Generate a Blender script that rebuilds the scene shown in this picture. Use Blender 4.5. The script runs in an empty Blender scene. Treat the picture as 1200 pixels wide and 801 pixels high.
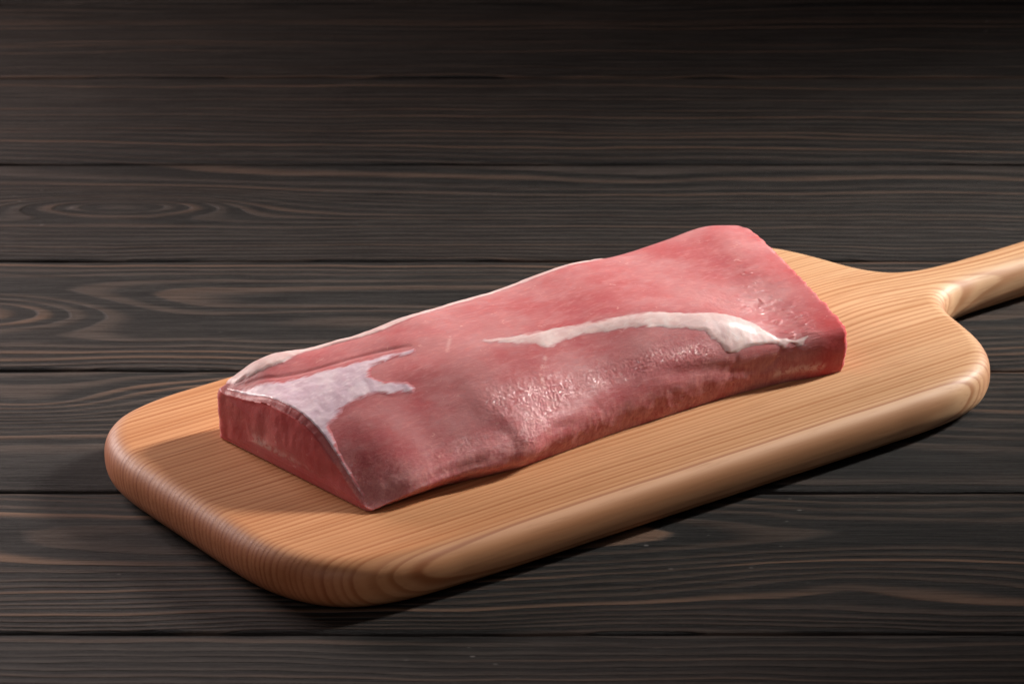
import bpy, math, random
import numpy as np
from mathutils import Vector

# ------------------------------------------------------------------ camera, light, exposure
scene = bpy.context.scene
COL = scene.collection
MM = 0.001
PITCH = math.radians(23.7)
DIST = 4500 * 0.4827 * MM
cam_data = bpy.data.cameras.new('camera')
cam_data.lens = 135
cam_data.sensor_width = 36
cam_data.clip_end = 60
cam_data.dof.use_dof = True
cam_data.dof.focus_distance = 2.00
cam_data.dof.aperture_fstop = 18.0
cam = bpy.data.objects.new('camera', cam_data)
COL.objects.link(cam)
cam.location = (0, -DIST * math.cos(PITCH), DIST * math.sin(PITCH))
cam.rotation_euler = (math.pi / 2 - PITCH, 0, 0)
scene.camera = cam

world = bpy.data.worlds.new('World')
scene.world = world
world.use_nodes = True
bg = world.node_tree.nodes['Background']
bg.inputs['Color'].default_value = (0.9, 0.95, 1.0, 1)
bg.inputs['Strength'].default_value = 0.015

def softbox(name, direction, dist, size, size_y, power, colour, target=(0, 0, 0.03), shape='RECTANGLE', spread=180):
    d = bpy.data.lights.new(name, 'AREA')
    d.shape = shape
    d.size = size
    if shape in ('RECTANGLE', 'ELLIPSE'):
        d.size_y = size_y
    d.energy = power
    d.color = colour
    d.spread = math.radians(spread)
    o = bpy.data.objects.new(name, d)
    COL.objects.link(o)
    v = Vector(direction).normalized()
    o.location = Vector(target) + v * dist
    o.rotation_euler = v.to_track_quat('Z', 'Y').to_euler()
    return o

def polar(az, el):
    a, e = math.radians(az), math.radians(el)
    return (math.cos(e) * math.cos(a), math.cos(e) * math.sin(a), math.sin(e))

softbox('key_lamp', polar(27, 29), 2.6, 0.17, 0.80, 3.6, (1.0, 0.96, 0.92), target=(0.06, -0.02, 0.03), spread=20)
softbox('side_softbox', polar(140, 27), 1.05, 0.6, 0.5, 6.8, (1.0, 0.83, 0.79), target=(-0.32, 0.10, 0.03), spread=90)
softbox('front_fill', (-0.30, -0.80, 0.52), 1.8, 1.2, 0.7, 5.2, (1.0, 0.84, 0.81))  # added fill lamp out of view, brightens the near sides of meat and board

scene.view_settings.view_transform = 'Standard'
scene.view_settings.look = 'None'
scene.view_settings.exposure = 0
scene.view_settings.gamma = 1
scene.view_settings.use_curve_mapping = False

# ------------------------------------------------------------------ helpers
class Tree:
    """small wrapper for writing shader node graphs"""
    def __init__(self, name):
        self.mat = bpy.data.materials.new(name)
        self.mat.use_nodes = True
        self.nt = self.mat.node_tree
        self.bsdf = self.nt.nodes['Principled BSDF']
    def put(self, sock, v):
        if isinstance(v, bpy.types.NodeSocket):
            self.nt.links.new(v, sock)
        elif v is not None:
            if isinstance(v, (tuple, list)) and len(v) == 3 and sock.type == 'RGBA':
                v = tuple(v) + (1,)
            sock.default_value = v
    def m(self, op, a, b=None, c=None, clamp=False):
        n = self.nt.nodes.new('ShaderNodeMath')
        n.operation = op
        n.use_clamp = clamp
        self.put(n.inputs[0], a)
        if b is not None: self.put(n.inputs[1], b)
        if c is not None: self.put(n.inputs[2], c)
        return n.outputs[0]
    def add(self, a, b): return self.m('ADD', a, b)
    def mul(self, a, b): return self.m('MULTIPLY', a, b)
    def sub(self, a, b): return self.m('SUBTRACT', a, b)
    def step(self, v, lo, hi, a=0.0, b=1.0):
        n = self.nt.nodes.new('ShaderNodeMapRange')
        n.interpolation_type = 'SMOOTHSTEP'
        self.put(n.inputs[0], v)
        for i, q in enumerate((lo, hi, a, b)): self.put(n.inputs[1 + i], q)
        return n.outputs[0]
    def xyz(self, x, y, z):
        n = self.nt.nodes.new('ShaderNodeCombineXYZ')
        for i, q in enumerate((x, y, z)): self.put(n.inputs[i], q)
        return n.outputs[0]
    def sep(self, v):
        n = self.nt.nodes.new('ShaderNodeSeparateXYZ')
        self.put(n.inputs[0], v)
        return n.outputs[0], n.outputs[1], n.outputs[2]
    def obj(self):
        return self.nt.nodes.new('ShaderNodeTexCoord').outputs['Object']
    def noise(self, vec, scale=1.0, detail=2.0, rough=0.5, dist=0.0):
        n = self.nt.nodes.new('ShaderNodeTexNoise')
        self.put(n.inputs['Vector'], vec)
        n.inputs['Scale'].default_value = scale
        n.inputs['Detail'].default_value = detail
        n.inputs['Roughness'].default_value = rough
        n.inputs['Distortion'].default_value = dist
        return n.outputs[0]
    def voronoi(self, vec, scale=1.0, feature='F1', out='Distance', rand=1.0):
        n = self.nt.nodes.new('ShaderNodeTexVoronoi')
        n.feature = feature
        self.put(n.inputs['Vector'], vec)
        n.inputs['Scale'].default_value = scale
        n.inputs['Randomness'].default_value = rand
        return n.outputs[out]
    def white(self, w):
        n = self.nt.nodes.new('ShaderNodeTexWhiteNoise')
        n.noise_dimensions = '1D'
        self.put(n.inputs['W'], w)
        return n.outputs['Value']
    def mix(self, f, a, b, blend='MIX'):
        n = self.nt.nodes.new('ShaderNodeMix')
        n.data_type = 'RGBA'
        n.blend_type = blend
        self.put(n.inputs[0], f); self.put(n.inputs[6], a); self.put(n.inputs[7], b)
        return n.outputs[2]
    def attr(self, name):
        n = self.nt.nodes.new('ShaderNodeAttribute')
        n.attribute_name = name
        return n.outputs['Fac']
    def bump(self, h, strength=1.0, dist=0.001, normal=None):
        n = self.nt.nodes.new('ShaderNodeBump')
        n.inputs['Strength'].default_value = strength
        n.inputs['Distance'].default_value = dist
        self.put(n.inputs['Height'], h)
        if normal is not None: self.put(n.inputs['Normal'], normal)
        return n.outputs[0]
    def set(self, **kw):
        for k, v in kw.items():
            self.put(self.bsdf.inputs[k.replace('_', ' ')], v)

def empty(name, loc=(0, 0, 0), rz=0.0):
    o = bpy.data.objects.new(name, None)
    COL.objects.link(o)
    o.location = loc
    o.rotation_euler = (0, 0, rz)
    o.empty_display_size = 0.02
    return o

def link_mesh(name, verts, faces, mat, parent=None, smooth=True, normals=None, attrs=None):
    me = bpy.data.meshes.new(name)
    if isinstance(faces, np.ndarray):
        n, k = faces.shape
        me.vertices.add(len(verts)); me.loops.add(n * k); me.polygons.add(n)
        me.vertices.foreach_set('co', np.asarray(verts, np.float32).ravel())
        me.loops.foreach_set('vertex_index', faces.astype(np.int32).ravel())
        me.polygons.foreach_set('loop_start', np.arange(0, n * k, k, dtype=np.int32))
    else:
        me.from_pydata([tuple(map(float, v)) for v in verts], [], [tuple(map(int, f)) for f in faces])
    me.update(calc_edges=True)
    if smooth:
        me.polygons.foreach_set('use_smooth', [True] * len(me.polygons))
    if attrs:
        for k, a in attrs.items():
            at = me.attributes.new(k, 'FLOAT', 'POINT')
            at.data.foreach_set('value', np.asarray(a, np.float32).ravel())
    me.materials.append(mat)
    if normals is not None:
        me.normals_split_custom_set_from_vertices([tuple(map(float, n)) for n in normals])
    o = bpy.data.objects.new(name, me)
    COL.objects.link(o)
    if parent is not None: o.parent = parent
    return o

# gradient noise on numpy arrays, for real relief
_rng = np.random.RandomState(7)
_perm = _rng.permutation(256)
_perm = np.concatenate([_perm, _perm, _perm])
_grad = _rng.normal(size=(256, 3))
_grad /= np.linalg.norm(_grad, axis=1)[:, None]
def pnoise(p):
    p = np.asarray(p, float)
    i = np.floor(p).astype(int)
    f = p - i
    w = f * f * f * (f * (f * 6 - 15) + 10)
    i &= 255
    out = 0
    for a in (0, 1):
        for b in (0, 1):
            for c in (0, 1):
                h = _perm[_perm[_perm[(i[..., 0] + a) & 255] + ((i[..., 1] + b) & 255)] + ((i[..., 2] + c) & 255)]
                g = _grad[h]
                d = f - np.array([a, b, c])
                wx = w[..., 0] if a else 1 - w[..., 0]
                wy = w[..., 1] if b else 1 - w[..., 1]
                wz = w[..., 2] if c else 1 - w[..., 2]
                out = out + (g * d).sum(-1) * wx * wy * wz
    return out
def fbm(p, o=3):
    v, a = 0, 1.0
    for k in range(o):
        v = v + a * pnoise(p * 2 ** k + 11.3 * k)
        a *= 0.5
    return v
def sstep(x, a, b):
    t = np.clip((x - a) / (b - a), 0, 1)
    return t * t * (3 - 2 * t)

def wood(tr, seed, pith_y, pith_z, slope, spacing, bumps=(), warp=0.020, wander=0.04, xs=1.0):
    """solid growth rings round a pith line below the surface: returns x, y, z, ring phase, ring number"""
    x, y, z = tr.sep(tr.obj())
    n1 = tr.sub(tr.noise(tr.xyz(tr.mul(x, 6.5 * xs), tr.mul(y, 13), tr.add(tr.mul(z, 13), seed)), 1, 2), 0.5)
    n2 = tr.sub(tr.noise(tr.xyz(tr.mul(x, 1.6 * xs), tr.mul(y, 3), tr.add(tr.mul(z, 3), seed + 7.7)), 1, 1), 0.5)
    yy = tr.sub(tr.add(y, tr.mul(n1, warp)), pith_y)
    zz = tr.add(tr.add(tr.add(z, pith_z), tr.mul(x, slope)), tr.mul(n2, wander))
    for bx, by, amp, sx, sy in bumps:
        gx = tr.m('POWER', tr.m('ABSOLUTE', tr.mul(tr.sub(x, bx), 1 / sx)), 2)
        gy = tr.m('POWER', tr.m('ABSOLUTE', tr.mul(tr.sub(y, by), 1 / sy)), 2)
        g = tr.m('EXPONENT', tr.mul(tr.add(gx, gy), -1))
        zz = tr.add(zz, tr.mul(g, amp))
    r = tr.m('SQRT', tr.add(tr.mul(yy, yy), tr.mul(zz, zz)))
    ring = tr.mul(r, 1 / spacing)
    uneven = tr.noise(tr.xyz(0, 0, tr.mul(ring, 0.33)), 1, 1)
    ring = tr.add(ring, tr.mul(uneven, 2.0))
    fine = tr.noise(tr.xyz(tr.mul(x, 22), tr.mul(y, 160), tr.mul(z, 160)), 1, 2)
    ring = tr.add(ring, tr.mul(tr.sub(fine, 0.5), 0.22))
    return x, y, z, tr.m('FRACT', ring), tr.m('FLOOR', ring)

# ------------------------------------------------------------------ the table: dark stained planks
def plank_material(i, pith_y, pith_z, slope, spacing, bumps, brown, grey):
    tr = Tree('stained_plank_%d' % i)
    grey *= 0.66
    seed = i * 3.37 + 1.1
    x, y, z, ph, num = wood(tr, seed, pith_y, pith_z, slope, spacing, bumps)
    rnd = tr.white(tr.add(num, seed))
    late = tr.mul(tr.step(ph, 0.30, 0.72), tr.step(ph, 0.84, 0.98, 1.0, 0.0))
    broad = tr.step(rnd, 0.45, 0.95)
    streak = tr.noise(tr.xyz(tr.mul(x, 2.6), tr.mul(y, 40), seed), 1, 3, 0.6)
    fibre = tr.noise(tr.xyz(tr.mul(x, 16), tr.mul(y, 420), tr.add(tr.mul(z, 420), seed)), 1, 5, 0.75)
    hair = tr.noise(tr.xyz(tr.mul(x, 60), tr.mul(y, 1500), seed), 1, 2, 0.6)
    cloud = tr.noise(tr.xyz(tr.mul(x, 4), tr.mul(y, 12), seed + 3), 1, 3)
    base = tr.mix(tr.step(fibre, 0.34, 0.66), (grey * 0.06, grey * 0.058, grey * 0.058), (grey * 1.5, grey * 1.38, grey * 1.26))
    base = tr.mix(tr.mul(tr.step(cloud, 0.4, 0.75), 0.5), base, (grey * 0.9, grey * 0.66, grey * 0.54))
    base = tr.mix(tr.mul(tr.step(hair, 0.50, 0.66), 0.65), base, (grey * 0.15, grey * 0.15, grey * 0.16))
    base = tr.mix(tr.mul(tr.mul(late, tr.step(fibre, 0.3, 0.6)), 0.45), base, (grey * 3.4, grey * 3.0, grey * 2.75))
    lines = tr.mul(late, tr.add(0.26, tr.mul(broad, tr.step(streak, 0.34, 0.58))))
    lines = tr.mul(lines, tr.step(fibre, 0.2, 0.6, 0.45, 1.0))
    col = tr.mix(tr.m('MULTIPLY', lines, brown * 0.75, clamp=True), base, (0.120, 0.070, 0.045))
    speck = tr.voronoi(tr.xyz(tr.mul(x, 60), tr.mul(y, 110), seed), 1.0)
    patchy = tr.step(tr.noise(tr.xyz(tr.mul(x, 5), tr.mul(y, 9), seed + 9), 1, 2), 0.58, 0.7)
    dust = tr.mul(tr.step(speck, 0.05, 0.10, 1.0, 0.0), patchy)
    col = tr.mix(tr.mul(dust, 0.5), col, (0.22, 0.20, 0.19))
    rough = tr.sub(0.58, tr.mul(tr.sub(fibre, 0.5), 0.3))
    h = tr.add(tr.mul(late, 0.45), tr.add(tr.mul(fibre, 0.8), tr.mul(hair, 0.25)))
    tr.set(Base_Color=col, Roughness=rough, Normal=tr.bump(h, 1.0, 0.0014))
    tr.bsdf.inputs['Specular IOR Level'].default_value = 0.15
    return tr.mat

def plank_mesh(name, length, width, thick, mat, parent, seed):
    rg = random.Random(seed)
    nx, b = 120, 0.0016
    prof = [(-width / 2, -thick), (-width / 2, -b * 1.6), (-width / 2 + b * 0.35, -b * 0.55), (-width / 2 + b * 1.3, 0.0), (-width / 4, 0.0), (0, 0.0),
            (width / 4, 0.0), (width / 2 - b * 1.3, 0.0), (width / 2 - b * 0.35, -b * 0.55), (width / 2, -b * 1.6), (width / 2, -thick)]
    vs, fs = [], []
    ph = [rg.uniform(0, 9) for _ in range(4)]
    for i in range(nx + 1):
        x = -length / 2 + length * i / nx
        for j, (y, z) in enumerate(prof):
            e = 0.0004 * math.sin(x * 41 + ph[0]) + 0.0005 * math.sin(x * 17 + ph[1]) + 0.0003 * math.sin(x * 97 + ph[3])
            edge = 1 if y < -width * 0.4 else (-1 if y > width * 0.4 else 0)
            cup = 0.0006 * (1 - (2 * y / width) ** 2) * math.sin(ph[2])
            vs.append((x, y + edge * (e if edge > 0 else 0.8 * e), z + (cup if z > -thick * 0.5 else 0)))
    n = len(prof)
    for i in range(nx):
        for j in range(n - 1):
            fs.append((i * n + j, (i + 1) * n + j, (i + 1) * n + j + 1, i * n + j + 1))
        fs.append((i * n + n - 1, (i + 1) * n + n - 1, (i + 1) * n, i * n))
    fs.append(tuple(range(n))[::-1]); fs.append(tuple(nx * n + k for k in range(n)))
    fs = [f[::-1] for f in fs]
    return link_mesh(name, vs, fs, mat, parent)

table = empty('table_top')
table['kind'] = 'structure'
JOINTS = [-820, -663, -506, -348.8, -192.5, -38.4, 120.5, 279.9, 442.4, 595.0, 752, 909, 1066, 1223]
PLANKS = {  # pith_y, pith_z, slope, ring spacing, bumps, brown strength, grey
    2: (0.20, 0.09, 0.010, 0.0060, (), 0.30, 0.017),
    3: (0.02, 0.060, 0.012, 0.0044, ((0.18, -0.02, 0.016, 0.16, 0.03), (-0.35, 0.02, 0.014, 0.10, 0.03)), 1.0, 0.018),
    4: (-0.05, 0.11, -0.010, 0.0046, ((-0.27, 0.035, 0.024, 0.08, 0.028),), 0.80, 0.024),
    5: (0.01, 0.07, 0.015, 0.0052, ((-0.33, 0.000, 0.036, 0.10, 0.030), (-0.07, -0.01, 0.016, 0.12, 0.02)), 0.85, 0.028),
    6: (0.09, 0.10, -0.012, 0.0050, ((-0.24, 0.010, 0.040, 0.080, 0.020),), 0.42, 0.025),
    7: (-0.12, 0.09, 0.010, 0.0055, (), 0.62, 0.021),
    8: (0.13, 0.10, 0.008, 0.0055, (), 0.50, 0.018),
}
for i in range(len(JOINTS) - 1):
    prm = PLANKS.get(i)
    if prm is None:
        prm = (0.1 * math.sin(i * 2.1), 0.09, 0.01, 0.0065, (), 0.5, 0.018)
    y0, y1 = JOINTS[i] * MM, JOINTS[i + 1] * MM
    gap = {2: 0.0026, 3: 0.0016, 5: 0.0016, 6: 0.0022, 7: 0.0026, 8: 0.0005}.get(i, 0.0013)
    p = plank_mesh('plank', 3.0, (y1 - y0) - gap, 0.022, plank_material(i, *prm), table, i)
    p.location = (0.0, (y0 + y1) / 2, random.Random(i).uniform(-0.0005, 0.0))

# ------------------------------------------------------------------ the cutting board
BT = 26.6
BROT = math.radians(35.76)
AXIS_V = -113.4           # board centre line in board axes
R = BT / 2
HALF = [(-273.8, 0), (-273.8, 35), (-273.3, 54), (-271.2, 69), (-266.5, 82.2), (-259.2, 93.6), (-250, 101), (-238.5, 105.4), (-224, 108.2), (-198, 109.5),
        (-100, 110), (0, 110), (80, 110), (108, 109.5), (129, 107), (143, 102.5), (153, 96), (161, 87.5), (167, 77.5), (171.5, 66.3), (175.5, 53),
        (179.5, 39), (186, 25), (195.5, 14), (210, 7), (228, 4), (255, 3), (300, 3.5), (350, 4.5), (388, 5), (401, 4), (406, 0)]
def smooth_line(P, step):
    P = np.array(P, float)
    L = np.concatenate([[0], np.cumsum(np.linalg.norm(np.diff(P, axis=0), axis=1))])
    return hermite(L, P, np.linspace(0, L[-1], int(L[-1] / step)))
STATIONS=[(-216.0,-181.5),(-196.8,-185.8),(-168.3,-185.9),(-144.6,-189.2),(-131.0,-189.3),(-100.4,-184.3),(-64.7,-180.8),(-24.6,-179.8),(16.3,-178.7),(54.7,-182.0),(79.0,-187.1),(93.3,-188.6)]
SECTIONS=[
 [(3,0),(0,2),(6,4),(20,12),(34,22),(50,31),(70,36),(95,36),(120,31),(140,28.5),(149,25),(148,0)],
 [(10,0),(0,7),(4,12),(21,22.5),(40,33.5),(61,41.5),(85,44.5),(110,42),(132,44),(146,41),(154,30),(150,0)],
 [(11,0),(0,9),(3.5,15.5),(21,26),(43,38),(65,46.5),(88,49),(112,48),(132,44.5),(146,38),(152,24),(149,0)],
 [(11,0),(0,9),(3,16),(19,26.5),(41,38),(62,47),(82,50),(102,52),(120,50),(138,42),(149,26),(146,0)],
 [(9,0),(0,9),(2,17),(14,26.5),(36,38.5),(58,47.5),(79,51),(100,53),(118,53),(136,44),(147,26),(145,0)],
 [(5,0),(0,12),(3,20.5),(14,30),(30,41),(50,49),(75,52),(98,53),(116,52),(135,42),(146,25),(144,0)],
 [(4,0),(0,13),(3,22),(14,32),(28,42),(45,49),(72,52),(96,52.5),(114,50),(133,39),(145,22),(143,0)],
 [(4,0),(0,14),(2,25),(9,34),(20,42),(36,48),(64,51),(92,53),(112,52),(131,41),(144,23),(142,0)],
 [(3,0),(0,12),(0,24),(4,33),(13,42),(30,46),(60,49.5),(90,52),(112,50),(131,38),(144,22),(142,0)],
 [(3,0),(0,10),(0,20),(4,26.5),(13,31),(30,36),(58,44.5),(88,50.5),(112,50.5),(131,41),(144,24),(142,0)],
 [(3,0),(0,10),(0,19),(3,25),(10,28.5),(28,34),(55,42),(85,49),(110,51.5),(130,45),(143,27),(141,0)],
 [(3,0),(0,11),(0,20),(2,25.5),(9,28.5),(26,33),(53,40),(82,45.5),(108,48.5),(130,42),(143,26),(141,0)]]
def hermite(X,Y,x):
    # smooth curve through the samples Y (n,...) at X, shape-preserving enough for meat
    X=np.asarray(X,float);Y=np.asarray(Y,float);n=len(X)
    dx=np.diff(X);sl=np.diff(Y,axis=0)/dx.reshape((-1,)+(1,)*(Y.ndim-1))
    m=np.empty_like(Y);m[0]=sl[0];m[-1]=sl[-1]
    w=(dx[:-1]/(dx[:-1]+dx[1:])).reshape((-1,)+(1,)*(Y.ndim-1))
    m[1:-1]=sl[:-1]*(1-w)+sl[1:]*w
    i=np.clip(np.searchsorted(X,x)-1,0,n-2);h=dx[i];t=(x-X[i])/h
    e=(...,)+(None,)*(Y.ndim-1);t=t[e];h=h[e]
    return (2*t**3-3*t**2+1)*Y[i]+(t**3-2*t**2+t)*h*m[i]+(-2*t**3+3*t**2)*Y[i+1]+(t**3-t**2)*h*m[i+1]
ST=np.array(STATIONS);SU=ST[:,0]
_secs=np.array(SECTIONS,float)
_secs[:,:,0]*=np.array([.82,.84,.83,.83,.83,.85,.87,.865,.89,.92,.94,.955])[:,None]
_secs[:,:,1]*=np.array([1.,.905,.94,.98,.98,.965,.97,1.01,.965,.965,.97,.97])[:,None]
def surface(s,t):
    """s in 0..1 (left cut to right cut), t in 0..11 (front foot, over the top, to back foot); grid -> (ns,nt,3) mm in board axes"""
    s=np.asarray(s,float);t=np.asarray(t,float)
    u=SU[0]+s*(SU[-1]-SU[0])
    base=hermite(SU,ST[:,1],u)
    sec=hermite(SU,_secs,u)                       # (ns,12,2)
    vz=hermite(np.arange(12),sec.transpose(1,0,2),t).transpose(1,0,2)   # (ns,nt,2)
    uu=np.repeat(u[:,None],len(t),1)
    skew=(s**6)[:,None]*(-9+0.125*vz[:,:,0])-((1-s)**3)[:,None]*0.11*vz[:,:,0]
    return np.stack([uu+skew,base[:,None]+vz[:,:,0],np.maximum(vz[:,:,1],0)],2)
half = smooth_line(HALF, 1.6)
tan = np.gradient(half, axis=0)
tan /= np.linalg.norm(tan, axis=1)[:, None]
tan[0] = (0, 1); tan[-1] = (0, -1)
half = half + np.stack([-tan[:, 1], tan[:, 0]], 1) * (R - 0.7)
half[0, 1] = half[-1, 1] = 0
outline = np.vstack([half, half[-2:0:-1] * [1, -1]])       # closed, without repeat
# the ends of the hand-cut board are a touch out of square
outline[:, 0] -= 0.018 * outline[:, 1] * np.clip((-150 - outline[:, 0]) / 100, 0, 1)
outline[:, 0] -= 0.012 * outline[:, 1] * np.clip((outline[:, 0] - 60) / 60, 0, 1) * np.clip((205 - outline[:, 0]) / 20, 0, 1)
SK = np.array([(-300, -140), (-225, -140), (80, 20), (125, 68), (150, 98), (168, 116), (180, 134), (187, 150), (194, 168), (203, 186), (216, 206), (255, 254), (388, 384), (425, 396)], float)
target = np.stack([np.interp(outline[:, 0], SK[:, 0], SK[:, 1]), np.zeros(len(outline))], 1)
length = np.linalg.norm(outline - target, axis=1)
phi = np.linspace(0, math.pi / 2, 15)
inset = list(R * (1 - np.cos(phi)))
rings = []
for e in inset: rings.append(np.minimum(e / length, 0.97))
for q in np.linspace(0, 1, 9)[1:]: rings.append(np.minimum(inset[-1] / length, 0.97) * (1 - q) + q * 1.0)
def edge_distance(Pt):
    A = outline; B = np.roll(outline, -1, axis=0); AB = B - A
    d = np.empty(len(Pt))
    for k in range(0, len(Pt), 2000):
        q = Pt[k:k + 2000, None, :] - A[None]
        t = np.clip((q * AB).sum(-1) / (AB * AB).sum(-1), 0, 1)
        d[k:k + 2000] = np.sqrt(((q - t[..., None] * AB) ** 2).sum(-1).min(1))
    return d
NO = len(outline)
top = []
for w in rings:
    Pt = outline + (target - outline) * w[:, None]
    d = np.minimum(edge_distance(Pt), R)
    if w is rings[0]: d[:] = 0
    rise = R * np.maximum(1 - ((R - d) / R) ** 2.4, 0) ** (1 / 2.4)
    top.append(np.column_stack([Pt, R + rise]))
bottom = [np.column_stack([t[:, :2], 2 * R - t[:, 2]]) for t in top[1:]]
layers = bottom[::-1] + top
Vb = np.vstack(layers)
Fb = []
for a in range(len(layers) - 1):
    for k in range(NO):
        k2 = (k + 1) % NO
        Fb.append((a * NO + k, (a + 1) * NO + k, (a + 1) * NO + k2, a * NO + k2))
def vertex_normals(V, F):
    F = np.array(F); N = np.zeros_like(V)
    a, b, c, d = (V[F[:, i]] for i in range(4))
    n = np.cross(c - a, d - b)
    for i in range(4): np.add.at(N, F[:, i], n)
    return N / (np.linalg.norm(N, axis=1)[:, None] + 1e-12)
Nb = vertex_normals(Vb, Fb)
flip = np.median(Nb[-3 * NO:, 2]) < 0
if flip:
    Fb = [f[::-1] for f in Fb]; Nb = -Nb
Vb[:, 1] += AXIS_V
Vb *= MM

def board_material():
    tr = Tree('oiled_ash_wood')
    x, y, z, ph, num = wood(tr, 2.2, 0.110, 0.070, 0.030, 0.0034, ((0.150, -0.105, 0.034, 0.070, 0.050),), warp=0.005, wander=0.012, xs=0.8)
    rnd = tr.white(tr.add(num, 4.0))
    late = tr.mul(tr.step(ph, 0.30, 0.80), tr.step(ph, 0.84, 0.98, 1.0, 0.0))
    pores = tr.noise(tr.xyz(tr.mul(x, 30), tr.mul(y, 480), tr.mul(z, 480)), 1, 3, 0.65)
    soft = tr.noise(tr.xyz(tr.mul(x, 5), tr.mul(y, 55), tr.mul(z, 55)), 1, 3)
    col = tr.mix(tr.step(soft, 0.3, 0.75), (0.60, 0.365, 0.200), (0.51, 0.280, 0.138))
    col = tr.mix(tr.mul(late, tr.add(0.42, tr.mul(rnd, 0.5))), col, (0.35, 0.145, 0.055))
    tint = tr.step(tr.add(x, tr.mul(tr.sub(soft, 0.5), 0.25)), 0.20, -0.22)     # redder and darker towards the blunt end
    col = tr.mix(tr.mul(tint, 0.75), col, (0.80, 0.58, 0.44), 'MULTIPLY')
    col = tr.mix(tr.mul(tr.step(pores, 0.52, 0.72), 0.45), col, (0.34, 0.15, 0.06))
    geo = tr.nt.nodes.new('ShaderNodeNewGeometry')
    vt = tr.nt.nodes.new('ShaderNodeVectorTransform')
    vt.vector_type = 'NORMAL'; vt.convert_from = 'WORLD'; vt.convert_to = 'OBJECT'
    tr.put(vt.inputs[0], geo.outputs['Normal'])
    end = tr.step(tr.m('ABSOLUTE', tr.sep(vt.outputs[0])[0]), 0.25, 0.85)      # end grain drinks more oil
    col = tr.mix(tr.mul(end, 0.75), col, (0.62, 0.42, 0.36), 'MULTIPLY')
    rough = tr.add(0.58, tr.mul(tr.sub(pores, 0.5), 0.25))
    tr.set(Base_Color=col, Roughness=rough, Normal=tr.bump(tr.sub(tr.mul(late, 0.25), tr.mul(pores, 0.6)), 0.25, 0.0006))
    tr.bsdf.inputs['Specular IOR Level'].default_value = 0.34
    tr.bsdf.inputs['Coat Weight'].default_value = 0.06
    tr.bsdf.inputs['Coat Roughness'].default_value = 0.38
    return tr.mat
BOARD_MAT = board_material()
board = empty('cutting_board', (0, 0, 0.0004), BROT)
board['label'] = 'pale oiled wooden cutting board with rounded corners and a handle, under the meat'
board['category'] = 'cutting board'
Fa = np.array(Fb)
cx = Vb[Fa][:, :, 0].mean(1)
for nm, sel in (('board_body', cx < 0.212), ('handle', cx >= 0.212)):
    ff = Fa[sel]
    used, inv = np.unique(ff, return_inverse=True)
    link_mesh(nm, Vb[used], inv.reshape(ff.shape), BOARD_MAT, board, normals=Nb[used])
# displaced surface: lumps, creases and steps that the slab really has
GROOVES = [  # (s,t) polyline, depth mm, half width mm; each fades in from its first point
    ([(0.2400, 3.35), (0.2485, 3.10), (0.2625, 2.58), (0.2690, 1.7), (0.2710, 0.6)], 0.5, 5.0),
    ([(0.4480, 2.60), (0.4569, 1.98), (0.4649, 1.40), (0.4509, 1.17)], 0.3, 1.8),
    ([(0.0, 9.0), (0.02, 8.35), (0.05, 7.45), (0.09, 6.95), (0.13, 6.55), (0.18, 6.40), (0.23, 6.35)], 0.7, 1.6),
    ([(0.0, 1.7), (0.06, 1.55), (0.12, 1.75), (0.20, 1.6), (0.25, 1.3)], 0.9, 3.2),
    ([(0.30, 1.4), (0.36, 1.75), (0.42, 1.35)], 0.4, 2.6),
    ([(0.58, 2.2), (0.62, 1.95), (0.70, 1.7), (0.78, 1.3), (0.86, 1.4)], 0.9, 4.0),
    ([(0.80, 0.7), (0.84, 1.3), (0.86, 2.0)], 0.8, 1.8), ([(0.87, 0.7), (0.885, 1.3), (0.89, 1.9)], 0.8, 1.7),
    ([(0.73, 0.8), (0.755, 1.5), (0.76, 1.9)], 0.6, 1.7),
]
RIDGES = [  # raised lips
    ([(0.2350, 4.20), (0.2600, 3.35), (0.2800, 2.75), (0.2920, 1.9), (0.2930, 1.0)], 0.5, 9.0),
    ([(0.03, 2.0), (0.06, 1.95), (0.1463, 2.05), (0.2024, 2.15), (0.2500, 2.3)], 1.0, 3.4),
    ([(0.28, 2.0), (0.30, 2.0), (0.36, 2.15), (0.42, 2.0)], 0.4, 3.4),
    ([(0.545, 1.9), (0.560, 2.25), (0.575, 2.6), (0.59, 2.9)], 0.45, 3.0),
]
def poly_dist(P, line):
    d = np.full(P.shape[:-1], 1e9)
    for a, b in zip(line[:-1], line[1:]):
        ab = b - a
        t = np.clip(((P - a) @ ab) / (ab @ ab), 0, 1)
        d = np.minimum(d, np.linalg.norm(P - (a + t[..., None] * ab), axis=-1))
    return d
def st_points(st):
    return np.array([surface(np.array([a]), np.array([b]))[0, 0] for a, b in st])
_gl = [(st_points(l), -dp, w) for l, dp, w in GROOVES] + [(st_points(l), dp, w) for l, dp, w in RIDGES]
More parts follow.
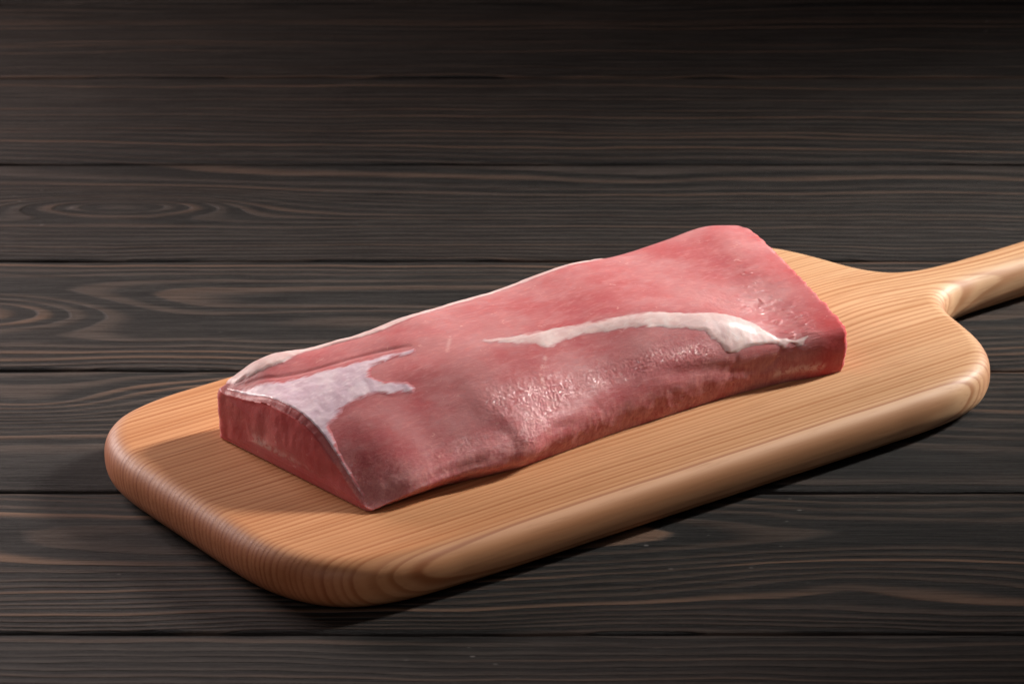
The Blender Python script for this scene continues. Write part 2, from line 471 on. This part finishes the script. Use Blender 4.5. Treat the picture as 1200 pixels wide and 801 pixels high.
def relief(P):
    """height (mm) added along the normal at a point of the slab, in board axes"""
    h = 0.5 * fbm(P / np.array([60., 40., 40.]), 2) + 0.18 * pnoise(P / np.array([18., 9., 9.]) + 3.1)
    skirt = sstep(P[..., 2], 26, 8)
    h = h + skirt * (0.9 * fbm(P / np.array([16., 40., 16.]) + 8.8, 4))
    h = h + 0.05 * pnoise(P / np.array([8.0, 2.2, 2.2]) + 20)
    for line, dp, w in _gl:
        lo, hi = line.min(0) - 3 * w, line.max(0) + 3 * w
        m = ((P >= lo) & (P <= hi)).all(-1)
        if m.any():
            far = np.minimum(np.linalg.norm(P[m] - line[0], axis=-1), 7 + np.linalg.norm(P[m] - line[-1], axis=-1))
            h[m] = h[m] + dp * np.exp(-(poly_dist(P[m], line) / w) ** 2) * (0.15 + 0.85 * sstep(far, 0, 16))
    h = h + (0.34 - 0.04 * sstep(P[..., 0], 20, 55)) * wetness(P) * wrinkles(P)
    return h * sstep(P[..., 2], 0.0, 3.0)
WET = [([(0.285, 3.55), (0.335, 3.35), (0.38, 3.1)], 10, 1.0), ([(0.345, 2.6), (0.30, 2.2)], 8, 0.8), ([(0.42, 3.0), (0.50, 2.9), (0.60, 2.9), (0.70, 2.6)], 7, 0.6),
       ([(0.80, 5.2), (0.90, 5.0), (0.925, 4.3)], 15, 0.8), ([(0.905, 6.1), (0.93, 5.6)], 12, 0.6), ([(0.14, 2.3), (0.17, 2.5), (0.24, 2.4)], 7, 0.5)]
_wl = [(st_points(a), w, k) for a, w, k in WET]
def wetness(P):
    m = 0
    for line, w, k in _wl: m = m + k * np.exp(-(poly_dist(P, line) / w) ** 2)
    dry = sstep(P[..., 0], 58, 76) * sstep(P[..., 1], -110, -140)
    return np.clip(m, 0, 1) * (1 - 0.5 * dry)
def wrinkles(P):
    right = sstep(P[..., 0], 20, 55)
    c = 1 - np.abs(pnoise(P / np.array([13.0, 2.3, 2.3]) + 0.35 * fbm(P / 9.0, 2)[..., None] + 90)) * 3.0
    c = np.maximum(c, 0) ** 2 * sstep(fbm(P / np.array([9., 5., 5.]) + 17, 2), -0.1, 0.2) * 3.0
    a = 1 - np.abs(pnoise(P / np.array([3.4, 1.9, 1.9]) + 0.6 * fbm(P / 5.0, 2)[..., None] + 40)) * 2.2
    b = 1 - np.abs(pnoise(P / np.array([1.9, 2.6, 2.2]) + 0.8 * fbm(P / 4.0 + 9, 2)[..., None] + 70)) * 2.2
    gate = sstep(fbm(P / 7.0 + 55, 2), -0.25, 0.35)
    return c * right + (1 - right) * (np.maximum(a, 0) ** 2 * gate + 0.7 * np.maximum(b, 0) ** 2 * (1 - 0.5 * gate))
def grid_normals(P):
    n = np.cross(np.gradient(P, axis=0), np.gradient(P, axis=1))
    n /= np.linalg.norm(n, axis=-1)[..., None] + 1e-12
    return n
_n0 = grid_normals(surface(np.linspace(0.4, 0.6, 5), np.linspace(6, 7, 5)))[2, 2]
NSIGN = 1.0 if _n0[2] > 0 else -1.0
def displaced(s, t):
    P = surface(s, t)
    rag = fbm(P[..., 1:2].repeat(3, -1) / 7.0 + P[..., 2:3] / 9.0, 3)
    P[..., 0] += rag * (1.8 * np.asarray(s)[:, None] ** 110 - 0.5 * (1 - np.asarray(s)[:, None]) ** 110)
    n = grid_normals(P) * NSIGN
    return P + n * relief(P)[..., None], n

NS, NT = 640, 400
sv = np.linspace(0, 1, NS)
tv = np.linspace(0, 11, NT)
G, GN = displaced(sv, tv)
def cap(row, side, out):
    """rows that close the cut end: a soft edge, then a nearly flat cut face"""
    c = row[NT // 4: 3 * NT // 4].mean(0)
    c = np.array([row[:, 0].mean(), (row[:, 1].min() + row[:, 1].max()) / 2, row[:, 2].max() * 0.45])
    rows = []
    rad = np.linalg.norm((row - c)[:, 1:], axis=1)
    cut = [(0.5, 0.75), (1.3, 1.45), (2.6, 2.0)] + [(None, k) for k in np.linspace(0.93, 0.003, 46)]
    for e, q in cut:
        if e is not None:
            k = 1 - e / np.maximum(rad, 3); du = q
        else:
            k = np.minimum(q, 1 - 3.2 / np.maximum(rad, 4)); du = 2.1 + 2.2 * (1 - q * q)
        r = c + (row - c) * np.asarray(k).reshape(-1, 1)
        plane = np.interp(r[:, 1], row[[0, -1], 1], row[[0, -1], 0])
        keep = 1.0 if e is not None else max(0.0, (q - 0.86) / 0.07)
        r[:, 0] = row[:, 0] * keep + plane * (1 - keep) + side * du * out
        r[:, 2] = np.maximum(r[:, 2], 0)
        if e is None:
            r[:, 0] += side * (1.6 * fbm(r / 24.0 + 5, 3) + 0.22 * pnoise(r / np.array([3., 3., 7.]))) * min(1, (1 - q) * 6)
        rows.append(r)
    return rows
left_cap = cap(G[0], -1, 1.0)[::-1]
right_cap = cap(G[-1], 1, 1.6)
rows = left_cap + [G[i] for i in range(NS)] + right_cap
V = np.vstack(rows)
NR = len(rows)
_a, _b = np.meshgrid(np.arange(NR - 1), np.arange(NT), indexing='ij')
_c = (_b + 1) % NT
F = np.stack([_a * NT + _b, (_a + 1) * NT + _b, (_a + 1) * NT + _c, _a * NT + _c], -1).reshape(-1, 4)
if NSIGN < 0: F = F[:, ::-1]
ss = np.concatenate([np.zeros(len(left_cap)), sv, np.ones(len(right_cap))])
SS, TT = np.meshgrid(ss, tv, indexing='ij')
cutm = np.zeros((NR, NT)); cutm[:len(left_cap) - 3] = 1; cutm[-len(right_cap) + 3:] = 1
W3 = V.reshape(NR, NT, 3)
def blob(line, w):
    return np.exp(-(poly_dist(W3, st_points(line)) / w) ** 2)
wet = wetness(W3) * (1 - cutm)
pale = np.zeros((NR, NT))
endline = W3[10]
pale_pts = np.array([[-227.5, -96, 9.5], [-224.5, -112, 8], [-222, -128, 5.5], [-220, -143, 3.0]])
pale += cutm * (SS < 0.5) * np.exp(-(poly_dist(W3, pale_pts) / 5.0) ** 2)
pale += 0.8 * blob([(0.85, 0.75), (0.90, 0.85), (0.945, 0.7)], 2.4)
pale += 0.55 * blob([(0.41, 4.25), (0.385, 3.85), (0.375, 3.4)], 1.2) + 0.4 * blob([(0.30, 6.2), (0.27, 5.6)], 1.0)

red = np.clip(blob([(0.955, 0.3), (0.970, 1.5), (0.985, 3.0)], 12.0) + 0.25 * blob([(0.99, 3.0), (0.99, 6.5)], 9.0), 0, 1)

def flesh_material():
    tr = Tree('raw_pork_flesh')
    co = tr.obj()
    x, y, z = tr.sep(co)
    big = tr.noise(co, 26, 3, 0.55)
    mid = tr.noise(tr.xyz(tr.mul(x, 60), tr.mul(y, 130), tr.mul(z, 130)), 1, 4, 0.6, 0.4)
    fib = tr.noise(tr.xyz(tr.mul(x, 170), tr.mul(y, 620), tr.mul(z, 620)), 1, 3, 0.6, 0.3)
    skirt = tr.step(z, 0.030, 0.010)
    vf = tr.noise(tr.xyz(tr.mul(x, 300), tr.mul(y, 300), tr.mul(z, 90)), 1, 5, 0.7, 1.6)
    cut = tr.m('MAXIMUM', tr.attr('cut'), tr.mul(tr.attr('red'), 0.7)); pale = tr.attr('pale'); wet = tr.attr('wet')
    col = tr.mix(tr.step(big, 0.32, 0.70), (0.405, 0.100, 0.105), (0.455, 0.185, 0.184))
    col = tr.mix(tr.mul(tr.step(mid, 0.40, 0.75), 0.42), col, (0.53, 0.26, 0.255))
    col = tr.mix(tr.mul(tr.step(fib, 0.50, 0.70), 0.22), col, (0.66, 0.31, 0.29))
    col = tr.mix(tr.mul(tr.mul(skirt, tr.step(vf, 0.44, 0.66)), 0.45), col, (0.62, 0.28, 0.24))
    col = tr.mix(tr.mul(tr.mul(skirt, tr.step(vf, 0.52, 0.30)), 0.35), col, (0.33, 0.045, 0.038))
    cutcol = tr.mix(tr.step(big, 0.35, 0.7), (0.44, 0.080, 0.080), (0.50, 0.125, 0.120))
    col = tr.mix(tr.mul(cut, 0.8), col, cutcol)
    col = tr.mix(tr.mul(tr.attr('red'), 0.5), col, (0.42, 0.040, 0.045))
    fleck = tr.step(tr.noise(tr.xyz(tr.mul(x, 210), tr.mul(y, 300), tr.mul(z, 300)), 1, 3, 0.6, 1.0), 0.66, 0.74)
    col = tr.mix(tr.mul(fleck, 0.35), col, (0.74, 0.46, 0.40))
    pm = tr.m('MULTIPLY', pale, tr.step(tr.noise(co, 260, 3, 0.6, 0.8), 0.34, 0.56), clamp=True)
    col = tr.mix(tr.mul(pm, 0.8), col, (0.72, 0.50, 0.45))
    # wet film: fine wrinkles where the membrane has puckered
    wr = tr.noise(tr.xyz(tr.mul(x, 330), tr.mul(y, 520), tr.mul(z, 420)), 1, 3, 0.6, 1.6)
    wr2 = tr.noise(tr.xyz(tr.mul(x, 800), tr.mul(y, 900), tr.mul(z, 900)), 1, 2, 0.5, 0.6)
    n1 = tr.bump(tr.add(tr.mul(fib, 0.6), tr.mul(mid, 0.5)), 0.34, 0.0010)
    hh = tr.add(tr.mul(wr, tr.add(0.08, tr.mul(wet, 0.35))), tr.mul(wr2, tr.add(0.05, tr.mul(wet, 0.05))))
    hh = tr.add(hh, tr.mul(tr.mul(skirt, vf), 0.7))
    n2 = tr.bump(hh, 1.0, 0.0022, n1)
    tr.set(Base_Color=col, Normal=n1, Roughness=0.46)
    b = tr.bsdf.inputs
    tr.put(b['Specular IOR Level'], tr.sub(0.12, tr.mul(tr.attr('red'), 0.08)))
    b['Subsurface Weight'].default_value = 0.5
    b['Subsurface Radius'].default_value = (1.0, 0.32, 0.25)
    b['Subsurface Scale'].default_value = 0.006
    dab = tr.step(tr.noise(tr.xyz(tr.mul(x, 90), tr.mul(y, 130), tr.mul(z, 130)), 1, 3, 0.6, 1.0), 0.36, 0.60)
    tr.put(b['Coat Weight'], tr.mul(tr.add(0.05, tr.mul(tr.mul(wet, dab), 0.95)), tr.sub(1.0, tr.mul(tr.attr('red'), 0.55))))
    tr.put(b['Coat Roughness'], tr.sub(0.28, tr.mul(wet, 0.215)))
    tr.put(b['Coat Normal'], n2)
    return tr.mat

def fat_material(name, c0, c1, c2, rough, sss=0.6, veil=0.9):
    tr = Tree(name)
    co = tr.obj()
    x, y, z = tr.sep(co)
    n = tr.noise(co, 90, 4, 0.6, 0.4)
    f = tr.noise(tr.xyz(tr.mul(x, 200), tr.mul(y, 500), tr.mul(z, 500)), 1, 3, 0.6, 0.5)
    thin = tr.attr('thin')
    col = tr.mix(tr.step(n, 0.35, 0.68), c0, c1)
    col = tr.mix(tr.mul(tr.step(f, 0.5, 0.7), 0.35), col, c2)
    st = tr.noise(tr.xyz(tr.mul(x, 70), tr.mul(y, 420), tr.mul(z, 420)), 1, 4, 0.65, 0.8)
    col = tr.mix(tr.step(tr.add(thin, tr.mul(tr.sub(st, 0.5), veil)), 0.25, 0.95), col, (0.445, 0.130, 0.135))
    tr.set(Base_Color=col, Roughness=rough, Normal=tr.bump(tr.add(n, tr.mul(f, 0.3)), 0.18, 0.0010))
    b = tr.bsdf.inputs
    b['Subsurface Weight'].default_value = sss
    b['Subsurface Radius'].default_value = (1.0, 0.55, 0.45)
    b['Subsurface Scale'].default_value = 0.004
    b['Coat Weight'].default_value = 0.10
    b['Coat Roughness'].default_value = 0.25
    b['Specular IOR Level'].default_value = 0.3
    return tr.mat

loin = empty('pork_loin', (0, 0, BT * MM + 0.0005), BROT)
loin['label'] = 'slab of raw pink pork loin with a white fat strip, lying on the cutting board'
loin['category'] = 'raw meat'
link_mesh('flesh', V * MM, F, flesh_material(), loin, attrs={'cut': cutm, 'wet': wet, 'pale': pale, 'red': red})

def inside_dist(S, T, poly, kt=15.5, ks=310.0):
    P = np.stack([S * ks, T * kt], -1)
    Q = np.array(poly) * [ks, kt]
    d = np.full(S.shape, 1e9); ins = np.zeros(S.shape, bool)
    for a, b in zip(Q, np.roll(Q, -1, axis=0)):
        ab = b - a
        t = np.clip(((P - a) @ ab) / (ab @ ab + 1e-9), 0, 1)
        d = np.minimum(d, np.linalg.norm(P - (a + t[..., None] * ab), axis=-1))
        c = ((a[1] > P[..., 1]) != (b[1] > P[..., 1])) & (P[..., 0] < (b[0] - a[0]) * (P[..., 1] - a[1]) / (b[1] - a[1] + 1e-12) + a[0])
        ins ^= c
    return np.where(ins, d, -d)

def patch(name, poly, height, ramp, mat, res=0.6, jitter=1.2, lump=0.3, lump_size=7.0, label=None, thin_w=3.0):
    """a piece of fat or membrane lying on the flesh, thick in its middle and running out under the flesh at its edge"""
    q = np.array(poly)
    s0, t0 = q.min(0); s1, t1 = q.max(0)
    s0 = max(0, s0 - 0.012); s1 = min(1, s1 + 0.012); t0 = max(0.3, t0 - 0.25); t1 = min(10.9, t1 + 0.25)
    s = np.linspace(s0, s1, max(8, int((s1 - s0) * 310 / res)))
    t = np.linspace(t0, t1, max(8, int((t1 - t0) * 15.5 / res)))
    P, n = displaced(s, t)
    S, T = np.meshgrid(s, t, indexing='ij')
    jitter = jitter * (0.15 + 0.85 * sstep(S, 0.0, 0.03))
    d = inside_dist(S, T, poly) + jitter * fbm(P / np.array([9.0, 5.0, 5.0]) + len(name), 3) + 0.8 * jitter * pnoise(P / np.array([6.0, 1.8, 1.8]))
    h = -0.2 + (height + 0.2) * sstep(d, -0.9, ramp) + lump * (1 + 0.5 * sstep(S, 0.70, 0.80)) * sstep(d, 0, ramp) * fbm(P / lump_size + 31, 3)
    if s0 <= 0: h = np.where(S <= 0, -0.4, h)
    V_ = P + n * h[..., None]
    ok = d > -1.2
    A, B = len(s), len(t)
    quad = ok[:-1, :-1] | ok[1:, :-1] | ok[1:, 1:] | ok[:-1, 1:]
    ii, jj = np.nonzero(quad)
    ff = np.stack([ii * B + jj, (ii + 1) * B + jj, (ii + 1) * B + jj + 1, ii * B + jj + 1], 1)
    if NSIGN < 0: ff = ff[:, ::-1]
    used, inv = np.unique(ff, return_inverse=True)
    thin = 1 - sstep(d, -0.3, thin_w)
    o = link_mesh(name, V_.reshape(-1, 3)[used] * MM, inv.reshape(ff.shape), mat, loin, attrs={'thin': thin.reshape(-1)[used]})
    if label: o['label'] = label
    return o

FAT = fat_material('pork_fat', (0.55, 0.37, 0.355), (0.63, 0.48, 0.455), (0.71, 0.60, 0.56), 0.55, veil=1.3)
SILVER = fat_material('silverskin', (0.54, 0.39, 0.45), (0.66, 0.53, 0.57), (0.80, 0.70, 0.68), 0.34, 0.25, veil=1.7)
patch('silverskin', [(0.0, 9.5), (0.0120, 8.21), (0.0481, 7.26), (0.0942, 6.69), (0.1242, 6.31), (0.1743, 6.17), (0.2104, 6.19), (0.2345, 6.18), (0.2330, 6.02), (0.2184, 5.86), (0.1944, 5.83), (0.1563, 5.64), (0.1363, 5.31), (0.1463, 5.00), (0.1743, 4.72), (0.1834, 4.50), (0.1703, 4.26), (0.1383, 4.40), (0.1182, 4.62), (0.0902, 4.80), (0.0561, 4.85), (0.0200, 4.8), (0.0090, 4.0), (0.0080, 3.0), (0.007, 2.3), (-0.01, 2.2), (-0.02, 4), (-0.02, 9.5)],
      0.45, 3.0, SILVER, jitter=1.2, lump=0.35, lump_size=6, label='greyish violet membrane over the cut left end', thin_w=5.0)
patch('fat_strip', [(0.325, 5.60), (0.3447, 5.66), (0.3868, 5.46), (0.4509, 5.31), (0.5130, 5.18), (0.5731, 5.14), (0.6353, 5.08), (0.6974, 4.81), (0.7595, 4.62), (0.8056, 4.40), (0.8317, 4.05), (0.8477, 3.62), (0.862, 3.18), (0.880, 3.08), (0.896, 2.86), (0.912, 3.05), (0.930, 3.40), (0.928, 2.95), (0.908, 2.28), (0.892, 2.12), (0.884, 2.42), (0.872, 2.10), (0.857, 2.12), (0.850, 2.50), (0.8337, 2.60), (0.8056, 2.50), (0.7836, 2.40), (0.7635, 2.19), (0.7435, 2.24), (0.7295, 2.69), (0.7194, 3.10), (0.7054, 3.55), (0.6673, 3.83), (0.6273, 4.17), (0.5832, 4.36), (0.5451, 4.40), (0.5090, 4.52), (0.4689, 4.57), (0.4369, 4.43), (0.4248, 4.50), (0.4088, 4.72), (0.3768, 4.98), (0.345, 5.30)],
      0.5, 5.0, FAT, jitter=1.5, lump=0.3, lump_size=11, label='long white strip of fat along the top edge', thin_w=4.6)
patch('back_fat', [(0.012, 9.9), (0.012, 8.9), (0.0461, 8.05), (0.0782, 7.70), (0.105, 7.85), (0.1242, 7.95), (0.1864, 7.95), (0.2465, 7.95), (0.3467, 8.0), (0.4309, 7.85), (0.5150, 7.9), (0.5872, 7.95), (0.66, 8.0), (0.72, 8.2), (0.76, 9.2), (0.74, 10.6), (0.4, 10.7), (0.02, 10.7)],
      0.9, 2.2, FAT, res=0.8, jitter=1.0, lump=0.5, lump_size=9, label='thin white fat layer on the rear side', thin_w=1.5)
